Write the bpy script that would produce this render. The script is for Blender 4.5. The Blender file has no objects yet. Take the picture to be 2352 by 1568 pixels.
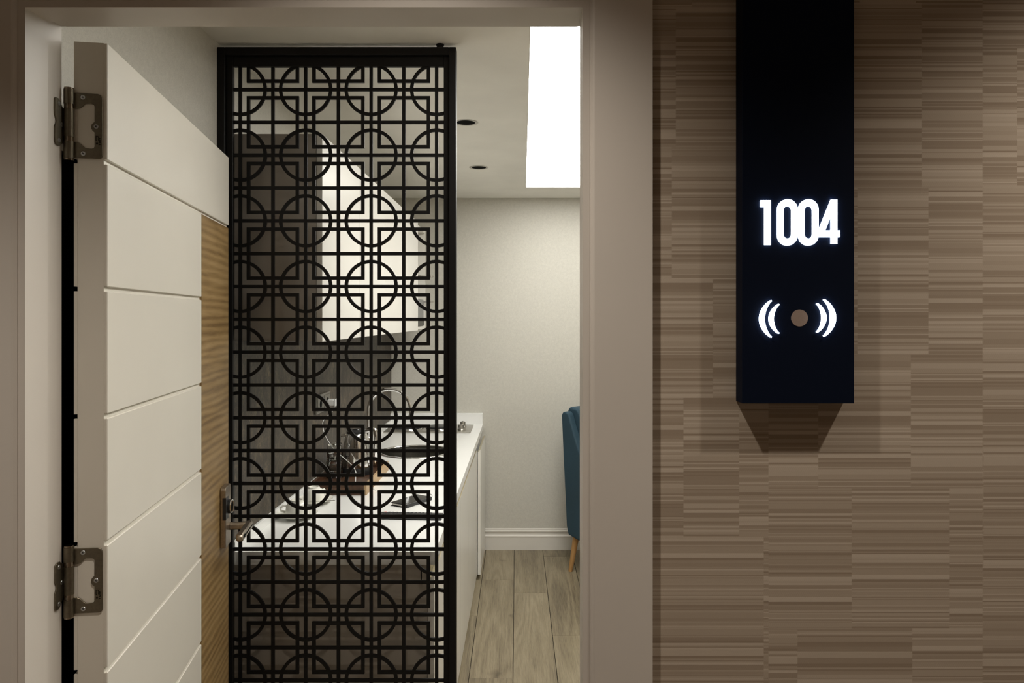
import bpy, bmesh, math, random
from mathutils import Vector, Matrix
random.seed(7)
S = bpy.context.scene
COL = S.collection
PI = math.pi

# ------------------------------------------------------------------ camera, world, exposure
H = 1.68                                  # lens height above the floor
cam_d = bpy.data.cameras.new('camera'); cam = bpy.data.objects.new('camera', cam_d); COL.objects.link(cam)
cam.location = (0, 0, H); cam.rotation_euler = (PI / 2, 0, 0)
cam_d.sensor_width = 36.0; cam_d.lens = 1685 / 2352 * 36.0
cam_d.shift_x = -24 / 2352; cam_d.shift_y = -54 / 2352
cam_d.clip_start = 0.02
S.camera = cam
w = bpy.data.worlds.new('world'); S.world = w; w.use_nodes = True
w.node_tree.nodes['Background'].inputs[0].default_value = (0.9, 0.85, 0.8, 1)
w.node_tree.nodes['Background'].inputs[1].default_value = 0.01
vs = S.view_settings
vs.view_transform = 'Standard'; vs.look = 'None'; vs.exposure = 0.0; vs.gamma = 1.0; vs.use_curve_mapping = False

PANEL_RADIANCE = 9.5        # lit ceiling panel in the room
CORRIDOR_WATTS = 47.0       # each corridor downlight
SIGN_RADIANCE = 5.5

# ------------------------------------------------------------------ helpers
class MB:
    def __init__(s): s.v = []; s.f = []
    def add(s, vs_, fs):
        n = len(s.v); s.v += [tuple(p) for p in vs_]; s.f += [tuple(i + n for i in f) for f in fs]; return s
    def box(s, x0, x1, y0, y1, z0, z1):
        return s.add([(x0,y0,z0),(x1,y0,z0),(x1,y1,z0),(x0,y1,z0),(x0,y0,z1),(x1,y0,z1),(x1,y1,z1),(x0,y1,z1)],
                     [(0,3,2,1),(4,5,6,7),(0,1,5,4),(1,2,6,5),(2,3,7,6),(3,0,4,7)])
    def prism(s, pts, a, b, fn):
        """pts: 2-D outline; fn(u, v, w) -> xyz; swept from w=a to w=b"""
        n = len(pts)
        vs_ = [fn(u, v, a) for u, v in pts] + [fn(u, v, b) for u, v in pts]
        return s.add(vs_, [tuple(range(n))[::-1], tuple(range(n, 2*n))] + [(i, (i+1) % n, (i+1) % n + n, i + n) for i in range(n)])
    def lathe(s, prof, c=(0,0,0), n=24, cap=True):
        vs_ = []; fs = []
        for r, z in prof:
            for k in range(n):
                a = 2*PI*k/n; vs_.append((c[0] + r*math.cos(a), c[1] + r*math.sin(a), c[2] + z))
        for j in range(len(prof)-1):
            for k in range(n):
                fs.append((j*n+k, j*n+(k+1) % n, (j+1)*n+(k+1) % n, (j+1)*n+k))
        if cap:
            fs.append(tuple(range(n))[::-1]); fs.append(tuple(range((len(prof)-1)*n, len(prof)*n)))
        return s.add(vs_, fs)
    def tube(s, pts, r, n=10):
        pts = [Vector(p) for p in pts]; m = len(pts)
        rr = r if isinstance(r, (list, tuple)) else [r]*m
        vs_ = []; fs = []; up = None
        for i, p in enumerate(pts):
            t = (pts[min(i+1, m-1)] - pts[max(i-1, 0)]).normalized()
            if up is None:
                up = t.orthogonal().normalized()
            up = (up - t*up.dot(t)).normalized(); sd = t.cross(up)
            for k in range(n):
                a = 2*PI*k/n; vs_.append(p + (up*math.cos(a) + sd*math.sin(a))*rr[i])
        for i in range(m-1):
            for k in range(n):
                fs.append((i*n+k, i*n+(k+1) % n, (i+1)*n+(k+1) % n, (i+1)*n+k))
        fs.append(tuple(range(n))[::-1]); fs.append(tuple(range((m-1)*n, m*n)))
        return s.add(vs_, fs)
    def disc(s, c, r, axis='z', n=24):
        vs_ = []
        for k in range(n):
            a = 2*PI*k/n
            vs_.append((c[0]+r*math.cos(a), c[1]+r*math.sin(a), c[2]) if axis == 'z' else (c[0]+r*math.cos(a), c[1], c[2]+r*math.sin(a)))
        return s.add(vs_, [tuple(range(n))])

def fix(me):
    bm = bmesh.new(); bm.from_mesh(me); bmesh.ops.recalc_face_normals(bm, faces=bm.faces[:]); bm.to_mesh(me); bm.free()

def obj(name, mb, mat, parent=None, smooth=False, bevel=0.0, local=False, loc=None, seg=2, recalc=True):
    me = bpy.data.meshes.new(name)
    off = Vector((0, 0, 0))
    if parent is not None and not local:
        p = parent
        while p is not None:
            off += p.location; p = p.parent
    if loc is not None and not local:
        off += Vector(loc)
    me.from_pydata([Vector(v) - off for v in mb.v], [], mb.f)
    if recalc: fix(me)
    me.materials.append(mat)
    if smooth:
        for p in me.polygons: p.use_smooth = True
    o = bpy.data.objects.new(name, me); COL.objects.link(o)
    if parent is not None: o.parent = parent
    if loc is not None: o.location = loc
    if bevel:
        b = o.modifiers.new('edge', 'BEVEL'); b.width = bevel; b.segments = seg; b.limit_method = 'ANGLE'; b.angle_limit = math.radians(40)
    return o

def thing(name, label, cat, loc=(0,0,0), rotz=0.0, group=None, kind=None):
    o = bpy.data.objects.new(name, None); COL.objects.link(o); o.location = loc; o.rotation_euler = (0, 0, rotz)
    o.empty_display_size = 0.05
    return tag(o, label, cat, group, kind)

def tag(o, label=None, cat=None, group=None, kind=None):
    if label: o['label'] = label
    if cat: o['category'] = cat
    if group: o['group'] = group
    if kind: o['kind'] = kind
    return o

def smooth_by_angle(o, deg=40):
    me = o.data
    for p in me.polygons: p.use_smooth = True
    me.set_sharp_from_angle(angle=math.radians(deg))
    return o

# ------------------------------------------------------------------ materials
class NT:
    def __init__(s, name):
        s.m = bpy.data.materials.new(name); s.m.use_nodes = True; s.t = s.m.node_tree
        s.b = s.t.nodes['Principled BSDF']
    def n(s, typ, **kw):
        nd = s.t.nodes.new(typ)
        for k, v in kw.items():
            if k.startswith('i_'):
                key = k[2:].replace('_', ' '); nd.inputs[key].default_value = v
            else: setattr(nd, k, v)
        return nd
    def l(s, a, b): s.t.links.new(a, b)
    def math(s, op, a, b=None):
        nd = s.n('ShaderNodeMath', operation=op)
        for i, x in enumerate((a, b)):
            if x is None: continue
            if isinstance(x, (int, float)): nd.inputs[i].default_value = x
            else: s.l(x, nd.inputs[i])
        return nd.outputs[0]
    def ramp(s, fac, stops, interp='LINEAR'):
        nd = s.n('ShaderNodeValToRGB'); cr = nd.color_ramp; cr.interpolation = interp
        while len(cr.elements) < len(stops): cr.elements.new(0.5)
        for e, (p, c) in zip(cr.elements, stops):
            e.position = p; e.color = (*c, 1)
        s.l(fac, nd.inputs[0]); return nd.outputs[0]
    def mix(s, fac, a, b, mode='MIX'):
        nd = s.n('ShaderNodeMix', data_type='RGBA', blend_type=mode)
        for sock, x in ((nd.inputs[0], fac), (nd.inputs[6], a), (nd.inputs[7], b)):
            if isinstance(x, (int, float)): sock.default_value = x
            elif isinstance(x, tuple): sock.default_value = (*x, 1)
            else: s.l(x, sock)
        return nd.outputs[2]
    def bump(s, h, strength, dist=0.002):
        nd = s.n('ShaderNodeBump'); nd.inputs['Strength'].default_value = strength; nd.inputs['Distance'].default_value = dist
        s.l(h, nd.inputs['Height']); s.l(nd.outputs[0], s.b.inputs['Normal'])
    def coords(s, scale=(1,1,1), rnd=0.0, which='Object', rot=(0,0,0)):
        tc = s.n('ShaderNodeTexCoord'); mp = s.n('ShaderNodeMapping'); mp.inputs['Scale'].default_value = scale
        mp.inputs['Rotation'].default_value = rot
        src = tc.outputs[which]
        if rnd:
            oi = s.n('ShaderNodeObjectInfo'); mu = s.math('MULTIPLY', oi.outputs['Random'], rnd)
            cb = s.n('ShaderNodeCombineXYZ'); s.l(mu, cb.inputs[0]); s.l(mu, cb.inputs[1]); s.l(mu, cb.inputs[2])
            ad = s.n('ShaderNodeVectorMath', operation='ADD'); s.l(src, ad.inputs[0]); s.l(cb.outputs[0], ad.inputs[1]); src = ad.outputs[0]
        s.l(src, mp.inputs[0]); return mp.outputs[0]
    def noise(s, vec, scale, detail=4, rough=0.55, dist=0.0):
        nd = s.n('ShaderNodeTexNoise'); nd.inputs['Scale'].default_value = scale; nd.inputs['Detail'].default_value = detail
        nd.inputs['Roughness'].default_value = rough; nd.inputs['Distortion'].default_value = dist
        s.l(vec, nd.inputs['Vector']); return nd.outputs[0]

def paint(name, col, rough=0.5, grain=0.0, gscale=600, var=0.04, metal=0.0, spec=0.5, coat=0.0):
    t = NT(name); b = t.b
    v = t.coords()
    nz = t.noise(v, 3.0, 3)
    lo = tuple(c*(1-var) for c in col); hi = tuple(min(1, c*(1+var)) for c in col)
    t.l(t.ramp(nz, [(0.3, lo), (0.7, hi)]), b.inputs['Base Color'])
    b.inputs['Roughness'].default_value = rough; b.inputs['Metallic'].default_value = metal
    b.inputs['Specular IOR Level'].default_value = spec
    if coat: b.inputs['Coat Weight'].default_value = coat
    if grain: t.bump(t.noise(v, gscale, 2), grain, 0.001)
    return t.m

def emitter(name, col, strength):
    t = NT(name); b = t.b
    b.inputs['Base Color'].default_value = (*[min(1, c) for c in col], 1)
    b.inputs['Emission Color'].default_value = (*col, 1); b.inputs['Emission Strength'].default_value = strength
    v = t.coords(); t.l(t.ramp(t.noise(v, 2.0, 1), [(0, (0.55,0.55,0.55)), (1, (0.5,0.5,0.5))]), b.inputs['Roughness'])
    return t.m

def wallpaper_stripes():
    t = NT('striped_wallpaper'); b = t.b
    tc = t.n('ShaderNodeTexCoord'); sp = t.n('ShaderNodeSeparateXYZ'); t.l(tc.outputs['Object'], sp.inputs[0])
    x, z = sp.outputs[0], sp.outputs[2]
    def cell(wv, rnd=1.0):
        nd = t.n('ShaderNodeTexVoronoi', voronoi_dimensions='1D', feature='F1')
        nd.inputs['Scale'].default_value = 1.0; nd.inputs['Randomness'].default_value = rnd
        t.l(wv, nd.inputs['W']); sc = t.n('ShaderNodeSeparateColor'); t.l(nd.outputs['Color'], sc.inputs[0]); return sc
    c1 = cell(t.math('ADD', t.math('MULTIPLY', x, 4.2), 3.1))          # broad columns shift the bands
    band = cell(t.math('ADD', t.math('MULTIPLY', z, 4.5), t.math('MULTIPLY', c1.outputs[0], 61.0)))
    col = cell(t.math('ADD', t.math('MULTIPLY', x, 6.5), t.math('MULTIPLY', band.outputs[0], 83.0)))
    seed = t.math('ADD', t.math('MULTIPLY', col.outputs[0], 47.0), t.math('MULTIPLY', band.outputs[1], 29.0))
    s1 = cell(t.math('ADD', t.math('MULTIPLY', z, 145.0), seed))
    s2 = cell(t.math('ADD', t.math('MULTIPLY', z, 430.0), t.math('MULTIPLY', seed, 3.0)))
    coarse = t.math('MULTIPLY', t.math('SUBTRACT', s1.outputs[0], 0.5), 0.66)
    fine_on = t.math('GREATER_THAN', s1.outputs[1], 0.36)
    fine = t.math('MULTIPLY', t.math('MULTIPLY', t.math('SUBTRACT', s2.outputs[2], 0.5), 0.9), fine_on)
    val = t.math('ADD', t.math('ADD', coarse, fine), 0.5)
    colr = t.ramp(val, [(0.08, (0.325, 0.255, 0.187)), (0.5, (0.430, 0.353, 0.272)), (0.92, (0.560, 0.478, 0.385))])
    # woven threads
    wv = t.n('ShaderNodeTexChecker'); wv.inputs['Scale'].default_value = 1.0
    mp = t.n('ShaderNodeMapping'); mp.inputs['Scale'].default_value = (620, 1, 900); t.l(tc.outputs['Object'], mp.inputs[0]); t.l(mp.outputs[0], wv.inputs['Vector'])
    nz = t.noise(mp.outputs[0], 0.8, 2)
    weave = t.math('ADD', t.math('MULTIPLY', wv.outputs['Fac'], 0.07), t.math('MULTIPLY', nz, 0.16))
    colr = t.mix(1.0, colr, t.ramp(t.math('ADD', weave, 0.42), [(0.4, (0.86,0.86,0.86)), (0.7, (1.08,1.08,1.08))]), 'MULTIPLY')
    t.l(colr, b.inputs['Base Color']); b.inputs['Roughness'].default_value = 0.8; b.inputs['Specular IOR Level'].default_value = 0.2
    t.bump(t.math('ADD', t.math('MULTIPLY', val, 0.6), weave), 0.25, 0.0006)
    return t.m

def plain_wallpaper(name, col):
    t = NT(name); b = t.b
    v = t.coords(); n1 = t.noise(v, 260, 3, 0.7); n2 = t.noise(v, 60, 3)
    f = t.math('ADD', t.math('MULTIPLY', n1, 0.7), t.math('MULTIPLY', n2, 0.3))
    t.l(t.ramp(f, [(0.3, tuple(c*0.86 for c in col)), (0.7, tuple(c*1.12 for c in col))]), b.inputs['Base Color'])
    b.inputs['Roughness'].default_value = 0.55
    t.bump(n1, 0.35, 0.001); return t.m

def floor_wood():
    t = NT('grey_oak_laminate'); b = t.b
    v = t.coords((1, 0.16, 1), rnd=37.0)
    warp = t.noise(v, 3.2, 3, 0.5)
    field = t.noise(t.coords((1, 0.11, 1), rnd=29.0), 5.2, 1.5, 0.45, 0.5)     # growth rings: contour lines of a slow field
    rings = t.math('ADD', t.math('MULTIPLY', t.math('SINE', t.math('MULTIPLY', field, 62.0)), 0.5), 0.5)
    fine = t.noise(t.coords((1, 0.03, 1), rnd=19.0), 190, 4, 0.7)
    pores = t.noise(t.coords((1, 0.05, 1), rnd=11.0), 420, 2, 0.6)
    f = t.math('ADD', t.math('ADD', t.math('MULTIPLY', rings, 0.09), t.math('MULTIPLY', fine, 0.48)), t.math('MULTIPLY', warp, 0.43))
    c = t.ramp(f, [(0.33, (0.105, 0.082, 0.052)), (0.49, (0.225, 0.184, 0.118)), (0.66, (0.320, 0.268, 0.180))])
    vo = t.n('ShaderNodeTexVoronoi', feature='F1'); vo.inputs['Scale'].default_value = 4.2
    kv = t.n('ShaderNodeVectorMath', operation='ADD'); t.l(t.coords((1.0, 0.62, 1), rnd=23.0), kv.inputs[0])
    kn = t.n('ShaderNodeVectorMath', operation='SCALE'); kn.inputs['Scale'].default_value = 0.06
    nn = t.n('ShaderNodeTexNoise'); nn.inputs['Scale'].default_value = 20; t.l(t.coords(), nn.inputs['Vector'])
    t.l(nn.outputs['Color'], kn.inputs[0]); t.l(kn.outputs[0], kv.inputs[1]); t.l(kv.outputs[0], vo.inputs['Vector'])
    knot = t.ramp(vo.outputs['Distance'], [(0.0, (0.25,0.23,0.22)), (0.07, (0.5,0.47,0.45)), (0.17, (1,1,1))])
    c = t.mix(0.8, c, knot, 'MULTIPLY')
    t.l(t.mix(1.0, c, t.ramp(pores, [(0.3, (0.80,0.79,0.78)), (0.5, (1,1,1))]), 'MULTIPLY'), b.inputs['Base Color'])
    b.inputs['Roughness'].default_value = 0.42
    t.bump(f, 0.15, 0.001); return t.m

def wood(name, lo, mid, hi, stretch, scale=60, rough=0.45, rnd=0.0, rot=(0,0,0), wave=0.0):
    t = NT(name); b = t.b
    v = t.coords(stretch, rnd=rnd, rot=rot); n1 = t.noise(v, scale, 5, 0.62, 0.6); n2 = t.noise(v, scale*0.2, 2)
    f = t.math('ADD', t.math('MULTIPLY', n1, 0.65), t.math('MULTIPLY', n2, 0.35))
    if wave:
        wv = t.n('ShaderNodeTexWave', wave_type='BANDS', bands_direction='Z'); wv.inputs['Scale'].default_value = wave
        wv.inputs['Distortion'].default_value = 5.0; wv.inputs['Detail'].default_value = 3.0; wv.inputs['Detail Scale'].default_value = 1.5
        t.l(v, wv.inputs['Vector']); f = t.math('ADD', t.math('MULTIPLY', f, 0.8), t.math('MULTIPLY', wv.outputs['Fac'], 0.2))
    t.l(t.ramp(f, [(0.32, lo), (0.5, mid), (0.68, hi)]), b.inputs['Base Color'])
    b.inputs['Roughness'].default_value = rough; t.bump(n1, 0.12, 0.0006); return t.m

def stone():
    t = NT('dark_slate_panel'); b = t.b
    v = t.coords((1, 1, 0.6)); n1 = t.noise(v, 11, 6, 0.68, 1.4); n2 = t.noise(v, 48, 7, 0.82, 2.5); n3 = t.noise(v, 3, 3)
    c = t.ramp(n1, [(0.36, (0.018,0.016,0.012)), (0.5, (0.048,0.042,0.031)), (0.64, (0.115,0.096,0.068))])
    c = t.mix(t.math('MULTIPLY', n3, 0.5), c, (0.065, 0.043, 0.026))
    t.l(t.mix(0.75, c, t.ramp(n2, [(0.38, (0.25,0.25,0.25)), (0.52, (0.9,0.87,0.83)), (0.64, (2.7,2.4,2.0))]), 'MULTIPLY'), b.inputs['Base Color'])
    b.inputs['Roughness'].default_value = 0.5; t.bump(n2, 0.3, 0.002); return t.m

def steel(name, col, rough=0.25, brush=(1,1,1), bs=200):
    t = NT(name); b = t.b; v = t.coords(brush); n1 = t.noise(v, bs, 3)
    t.l(t.ramp(n1, [(0.3, tuple(c*0.85 for c in col)), (0.7, tuple(min(1, c*1.1) for c in col))]), b.inputs['Base Color'])
    b.inputs['Metallic'].default_value = 1.0
    r = t.n('ShaderNodeMapRange'); r.inputs['To Min'].default_value = rough*0.8; r.inputs['To Max'].default_value = rough*1.25
    t.l(n1, r.inputs['Value']); t.l(r.outputs[0], b.inputs['Roughness']); return t.m

def glass_mat():
    t = NT('clear_tumbler_glass'); b = t.b
    b.inputs['Transmission Weight'].default_value = 1.0; b.inputs['IOR'].default_value = 1.45
    v = t.coords(); t.l(t.ramp(t.noise(v, 4, 1), [(0, (0.93,0.95,0.94)), (1, (0.97,0.98,0.97))]), b.inputs['Base Color'])
    b.inputs['Roughness'].default_value = 0.02; return t.m

M = dict(
    stripes=wallpaper_stripes(),
    room_paper=plain_wallpaper('greige_room_wallpaper', (0.60, 0.58, 0.52)),
    ceiling=paint('ceiling_paint', (0.88, 0.865, 0.81), 0.8, 0.05, 300),
    frame=paint('door_frame_paint', (0.66, 0.615, 0.555), 0.42, 0.04, 500, 0.02),
    board=paint('door_board_lacquer', (0.76, 0.725, 0.645), 0.35, 0.03, 500, 0.02),
    base_white=paint('skirting_paint', (0.72, 0.69, 0.635), 0.35, 0.0),
    oak=wood('door_oak_veneer', (0.19,0.115,0.045), (0.31,0.20,0.083), (0.40,0.27,0.125), (0.10, 1, 1), 48, 0.4, wave=14),
    floor=floor_wood(),
    subfloor=paint('plank_joint', (0.05, 0.042, 0.032), 0.9),
    black=paint('black_powder_coat', (0.0045, 0.004, 0.004), 0.5, 0.15, 900, spec=0.22),
    sign=paint('sign_black_face', (0.0035, 0.0065, 0.017), 0.6, 0.0, spec=0.08),
    glow=emitter('lit_acrylic', (0.72, 0.84, 1.0), SIGN_RADIANCE),
    sensor=steel('brushed_sensor', (0.62, 0.50, 0.43), 0.55, (1, 1, 30), 300),
    lit=emitter('lit_ceiling_film', (1.0, 0.985, 0.93), PANEL_RADIANCE),
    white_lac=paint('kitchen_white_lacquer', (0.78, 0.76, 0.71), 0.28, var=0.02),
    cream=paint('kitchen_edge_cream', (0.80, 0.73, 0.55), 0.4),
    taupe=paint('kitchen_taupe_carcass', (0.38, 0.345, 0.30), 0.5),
    solid=paint('white_solid_surface', (0.86, 0.86, 0.84), 0.22, var=0.015),
    slate=stone(),
    chrome=steel('chrome', (0.82, 0.82, 0.82), 0.07, bs=20),
    inox=steel('brushed_inox', (0.50, 0.48, 0.44), 0.30, (1, 30, 1)),
    darkinox=steel('sink_inox', (0.16, 0.155, 0.135), 0.35),
    bronze=steel('antique_nickel', (0.20, 0.175, 0.13), 0.45),
    bronze_hi=steel('antique_nickel_polished', (0.34, 0.29, 0.23), 0.22),
    screw=steel('zinc_screw', (0.55, 0.57, 0.58), 0.3),
    lockmetal=steel('satin_lock', (0.43, 0.37, 0.30), 0.38),
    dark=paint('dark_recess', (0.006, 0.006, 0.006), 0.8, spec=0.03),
    black_plastic=paint('black_plastic', (0.018, 0.018, 0.019), 0.35),
    black_gloss=paint('black_gloss', (0.012, 0.012, 0.013), 0.08),
    key=paint('remote_key', (0.05, 0.05, 0.052), 0.5),
    red=paint('remote_red', (0.55, 0.05, 0.03), 0.4),
    green=paint('remote_green', (0.12, 0.45, 0.10), 0.4),
    walnut=wood('walnut_tray', (0.028,0.012,0.006), (0.06,0.027,0.012), (0.11,0.052,0.024), (1, 0.12, 1), 60, 0.4),
    walnut_pale=wood('tray_pale_rail', (0.30,0.19,0.09), (0.40,0.27,0.14), (0.46,0.32,0.18), (1, 0.2, 1), 60, 0.5),
    porcelain=paint('porcelain', (0.82, 0.81, 0.74), 0.1, var=0.01),
    brownpaper=paint('brown_sachet', (0.20, 0.09, 0.03), 0.6),
    plastic_white=paint('white_plastic', (0.75, 0.75, 0.74), 0.3),
    socket=paint('grey_socket', (0.14, 0.132, 0.112), 0.4),
    glass=glass_mat(),
    chair=paint('teal_velvet', (0.017, 0.048, 0.072), 0.75, 0.5, 700, 0.18),
    chairleg=wood('beech_leg', (0.36,0.19,0.07), (0.46,0.26,0.10), (0.54,0.32,0.14), (1, 1, 0.1), 50, 0.4),
    carpet=paint('corridor_carpet', (0.34, 0.29, 0.25), 0.95, 0.8, 300, 0.2),
    corr_ceiling=paint('corridor_ceiling', (0.78, 0.75, 0.70), 0.8),
    lampglass=emitter('downlight_lens', (1.0, 0.84, 0.66), 4.0),
)

# ------------------------------------------------------------------ setting: sizes
WL, WR, WB, CE = -0.965, 1.75, 5.33, 2.55            # room: left wall, right wall, back wall, ceiling
WF, WI = 1.19, 1.295                                  # corridor face and room face of the front wall
OL, OR_, OT = -0.798, 0.0965, 2.178                   # clear door opening

def structure(name, mb, mat, label=None, bevel=0.0, parent=None):
    o = obj(name, mb, mat, parent, bevel=bevel); o['kind'] = 'structure'
    if label: o['label'] = label
    return o

# walls
structure('wall_left', MB().box(WL-0.12, WL, WI+0.001, WB, 0, CE), M['room_paper'], 'pale grey textured wallpaper on the wall behind the open door')
structure('wall_back', MB().box(WL-0.12, WR+0.12, WB, WB+0.12, 0, CE), M['room_paper'], 'greige papered far wall above the moulded skirting')
structure('wall_right', MB().box(WR, WR+0.12, WI+0.001, WB, 0, CE), M['room_paper'], 'greige papered side wall of the room, out of sight behind the frame')
fw = MB()
jo = 0.03                                             # frame thickness hidden in the wall
fw.box(-3.2, OL-jo, WF, WI, 0, 2.75); fw.box(OR_+jo, 3.2, WF, WI, 0, 2.75); fw.box(OL-jo, OR_+jo, WF, WI, OT+jo, 2.75)
structure('wall_front', fw, M['stripes'], 'corridor wall papered in uneven brown and beige horizontal stripes')
cw = MB().box(-3.2, 3.2, -0.72, -0.6, 0, 2.75)
structure('wall_corridor', cw, M['stripes'], 'opposite corridor wall with the same striped paper')
structure('wall_corridor_end', MB().box(-3.32, -3.2, -0.72, WI, 0, 2.75), M['stripes'], 'papered wall closing one end of the corridor')
structure('wall_corridor_turn', MB().box(3.2, 3.32, -0.72, WI, 0, 2.75), M['stripes'], 'papered wall closing the other end of the corridor')
structure('ceiling_corridor', MB().box(-3.2, 3.2, -0.6, WF, 2.62, 2.75), M['corr_ceiling'], 'plain corridor ceiling with recessed downlights')
structure('floor_corridor', MB().box(-3.2, 3.2, -0.6, WI, -0.05, -0.001), M['carpet'], 'brown carpet of the corridor')

# room ceiling with an opening for the lit panel
PX0, PX1, PY0, PY1 = 0.021, 0.63, 1.45, 4.89
cb = MB()
cb.box(WL-0.12, PX0, WI, WB+0.12, CE, CE+0.08); cb.box(PX1, WR+0.12, WI, WB+0.12, CE, CE+0.08)
cb.box(PX0, PX1, WI, PY0, CE, CE+0.08); cb.box(PX0, PX1, PY1, WB+0.12, CE, CE+0.08)
structure('ceiling', cb, M['ceiling'], 'plain off-white plaster ceiling around the lit panel')
lp = thing('ceiling_light_panel', 'long glowing white light panel set flush in the ceiling', 'light panel', (PX0, PY0, CE))
obj('diffuser', MB().box(PX0+0.003, PX1-0.003, PY0+0.003, PY1-0.003, CE+0.012, CE+0.02), M['lit'], lp)
obj('trim_frame', MB().box(PX0, PX0+0.003, PY0, PY1, CE, CE+0.03).box(PX1-0.003, PX1, PY0, PY1, CE, CE+0.03).box(PX0+0.003, PX1-0.003, PY0, PY0+0.003, CE, CE+0.03).box(PX0+0.003, PX1-0.003, PY1-0.003, PY1, CE, CE+0.03), M['base_white'], lp)

# floor: sub-floor and one object per plank
fl = structure('floor', MB().box(WL-0.12, WR+0.12, WI, WB+0.12, -0.06, -0.012), M['subfloor'], 'grey-brown oak laminate planks running away from the door')
PW, PL, ROT = 0.2065, 1.285, 0.0083
cols = range(-4, 9)
ends = {-1: 3.56, 0: 4.14, 1: 4.71, 2: 3.20}
for i in cols:
    first = ends.get(i, 2.2 + ((i*0.437) % 1.0)*PL)
    while first > WI: first -= PL
    y = first
    while y < WB:
        y0, y1 = max(y, WI), min(y+PL, WB)
        if y1 - y0 > 0.03:
            xf = -0.266 + i*PW                      # right-hand joint line of this row at the far wall
            cx = lambda yy: xf - PW/2 + ROT*(WB-yy)
            L2 = (y1-y0)/2; yc = (y0+y1)/2
            mbp = MB().box(-PW/2+0.0017, PW/2-0.0017, -L2+0.0007, L2-0.0007, -0.012, 0.0)
            o = obj('plank', mbp, M['floor'], fl, local=True); o.location = (cx(yc), yc, 0); o.rotation_euler = (0, 0, ROT)
        y += PL

# skirting board on the far wall
prof = [(0,0), (0.016,0), (0.016,0.094), (0.0195,0.098), (0.0195,0.101), (0.013,0.106), (0.0105,0.116), (0.012,0.126), (0.016,0.131), (0.016,0.137), (0.010,0.141), (0.010,0.148), (0.004,0.152), (0,0.152)]
structure('baseboard_back', MB().prism([(a, z) for a, z in prof], -0.285, WR, lambda a, z, wv: (wv, WB-a, z)), M['base_white'], 'white moulded skirting along the far wall')
structure('baseboard_right', MB().prism(prof, WI+0.01, WB-0.02, lambda a, z, wv: (WR-a, wv, z)), M['base_white'], 'white moulded skirting along the side wall')

# ------------------------------------------------------------------ door frame
tr = thing('trim_1', 'off-white painted door frame with stepped casing around the opening', None, (OL, WF, 0), kind='structure')
CT = 0.018; CF = WF - CT
ST, RB = 1.234, 1.282                                    # depth of the stop step, back of the frame
for sgn, X in ((-1, OL), (1, OR_)):
    jp = [(X, CF+0.005), (X, ST), (X+sgn*0.008, ST), (X+sgn*0.008, RB+0.001), (X+sgn*jo, RB+0.001), (X+sgn*jo, WF), (X+sgn*0.0115, WF), (X+sgn*0.0115, CF+0.005)]
    obj('jamb', MB().prism(jp, 0, OT+0.0116, lambda a, b_, c: (a, b_, c)), M['frame'], tr)
    # casing profile: low inner strip, bead, wide flat
    cp = [(X+sgn*0.0117, WF-0.001), (X+sgn*0.0117, CF+0.005), (X+sgn*0.0128, CF+0.005), (X+sgn*0.0165, CF+0.001), (X+sgn*0.019, CF), (X+sgn*0.1115, CF), (X+sgn*0.1115, WF-0.0005), (X+sgn*jo, WF-0.0005)]
    obj('casing', MB().prism(cp, 0, OT+0.1115, lambda a, b_, c: (a, b_, c)), M['frame'], tr)
hp = [(OT, CF+0.005), (OT, ST), (OT+0.011, ST), (OT+0.011, RB+0.001), (OT+jo, RB+0.001), (OT+jo, WF), (OT+0.0115, WF), (OT+0.0115, CF+0.005)]
obj('head_jamb', MB().prism(hp, OL, OR_, lambda a, b_, c: (c, b_, a)).box(OL-0.0079, OL, ST, RB, OT+0.011, OT+jo).box(OR_, OR_+0.0079, ST, RB, OT+0.011, OT+jo), M['frame'], tr)
cp = [(OT+0.0117, WF-0.001), (OT+0.0117, CF+0.005), (OT+0.0128, CF+0.005), (OT+0.0165, CF+0.001), (OT+0.019, CF), (OT+0.1115, CF), (OT+0.1115, WF-0.0005), (OT+jo, WF-0.0005)]
obj('head_casing', MB().prism(cp, OL-0.0117, OR_+0.0117, lambda a, b_, c: (c, b_, a)), M['frame'], tr)

# ------------------------------------------------------------------ open entrance door (local: x along the leaf from the hinges, y into its thickness, z up)
A = Vector((-0.7375, 1.304, 0)); ANG = math.atan2(0.986, -0.1657)
door = thing('door_1', 'open white entrance door with horizontal grooves and an oak strip', None, A, ANG, kind='structure')
DW, DT, TOPZ = 0.939, 0.055, 2.168
def dl(name, mb, mat, parent=door, **k): return obj(name, mb, mat, parent, local=True, **k)
dl('core', MB().box(0.0, DW, 0.006, DT-0.006, 0.008, TOPZ), M['board'])
gz = [1.957 - 0.2256*k for k in range(9)]
G = 0.0042
SX = 0.632
tops = [TOPZ] + [g-G for g in gz]; bots = [g+G for g in gz] + [0.008]
for k, (t_, b_) in enumerate(zip(tops, bots)):
    if t_ - b_ < 0.02: continue
    dl('board', MB().box(0.0, DW if k == 0 else SX-0.0035, 0.0, 0.0065, b_, t_), M['board'], bevel=0.0012, seg=1)
    dl('board', MB().box(0.0, DW, DT-0.0065, DT, b_, t_), M['board'])
dl('oak_strip', MB().box(SX, DW, 0.0008, 0.0065, 0.008, gz[0]-G), M['oak'])
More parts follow.
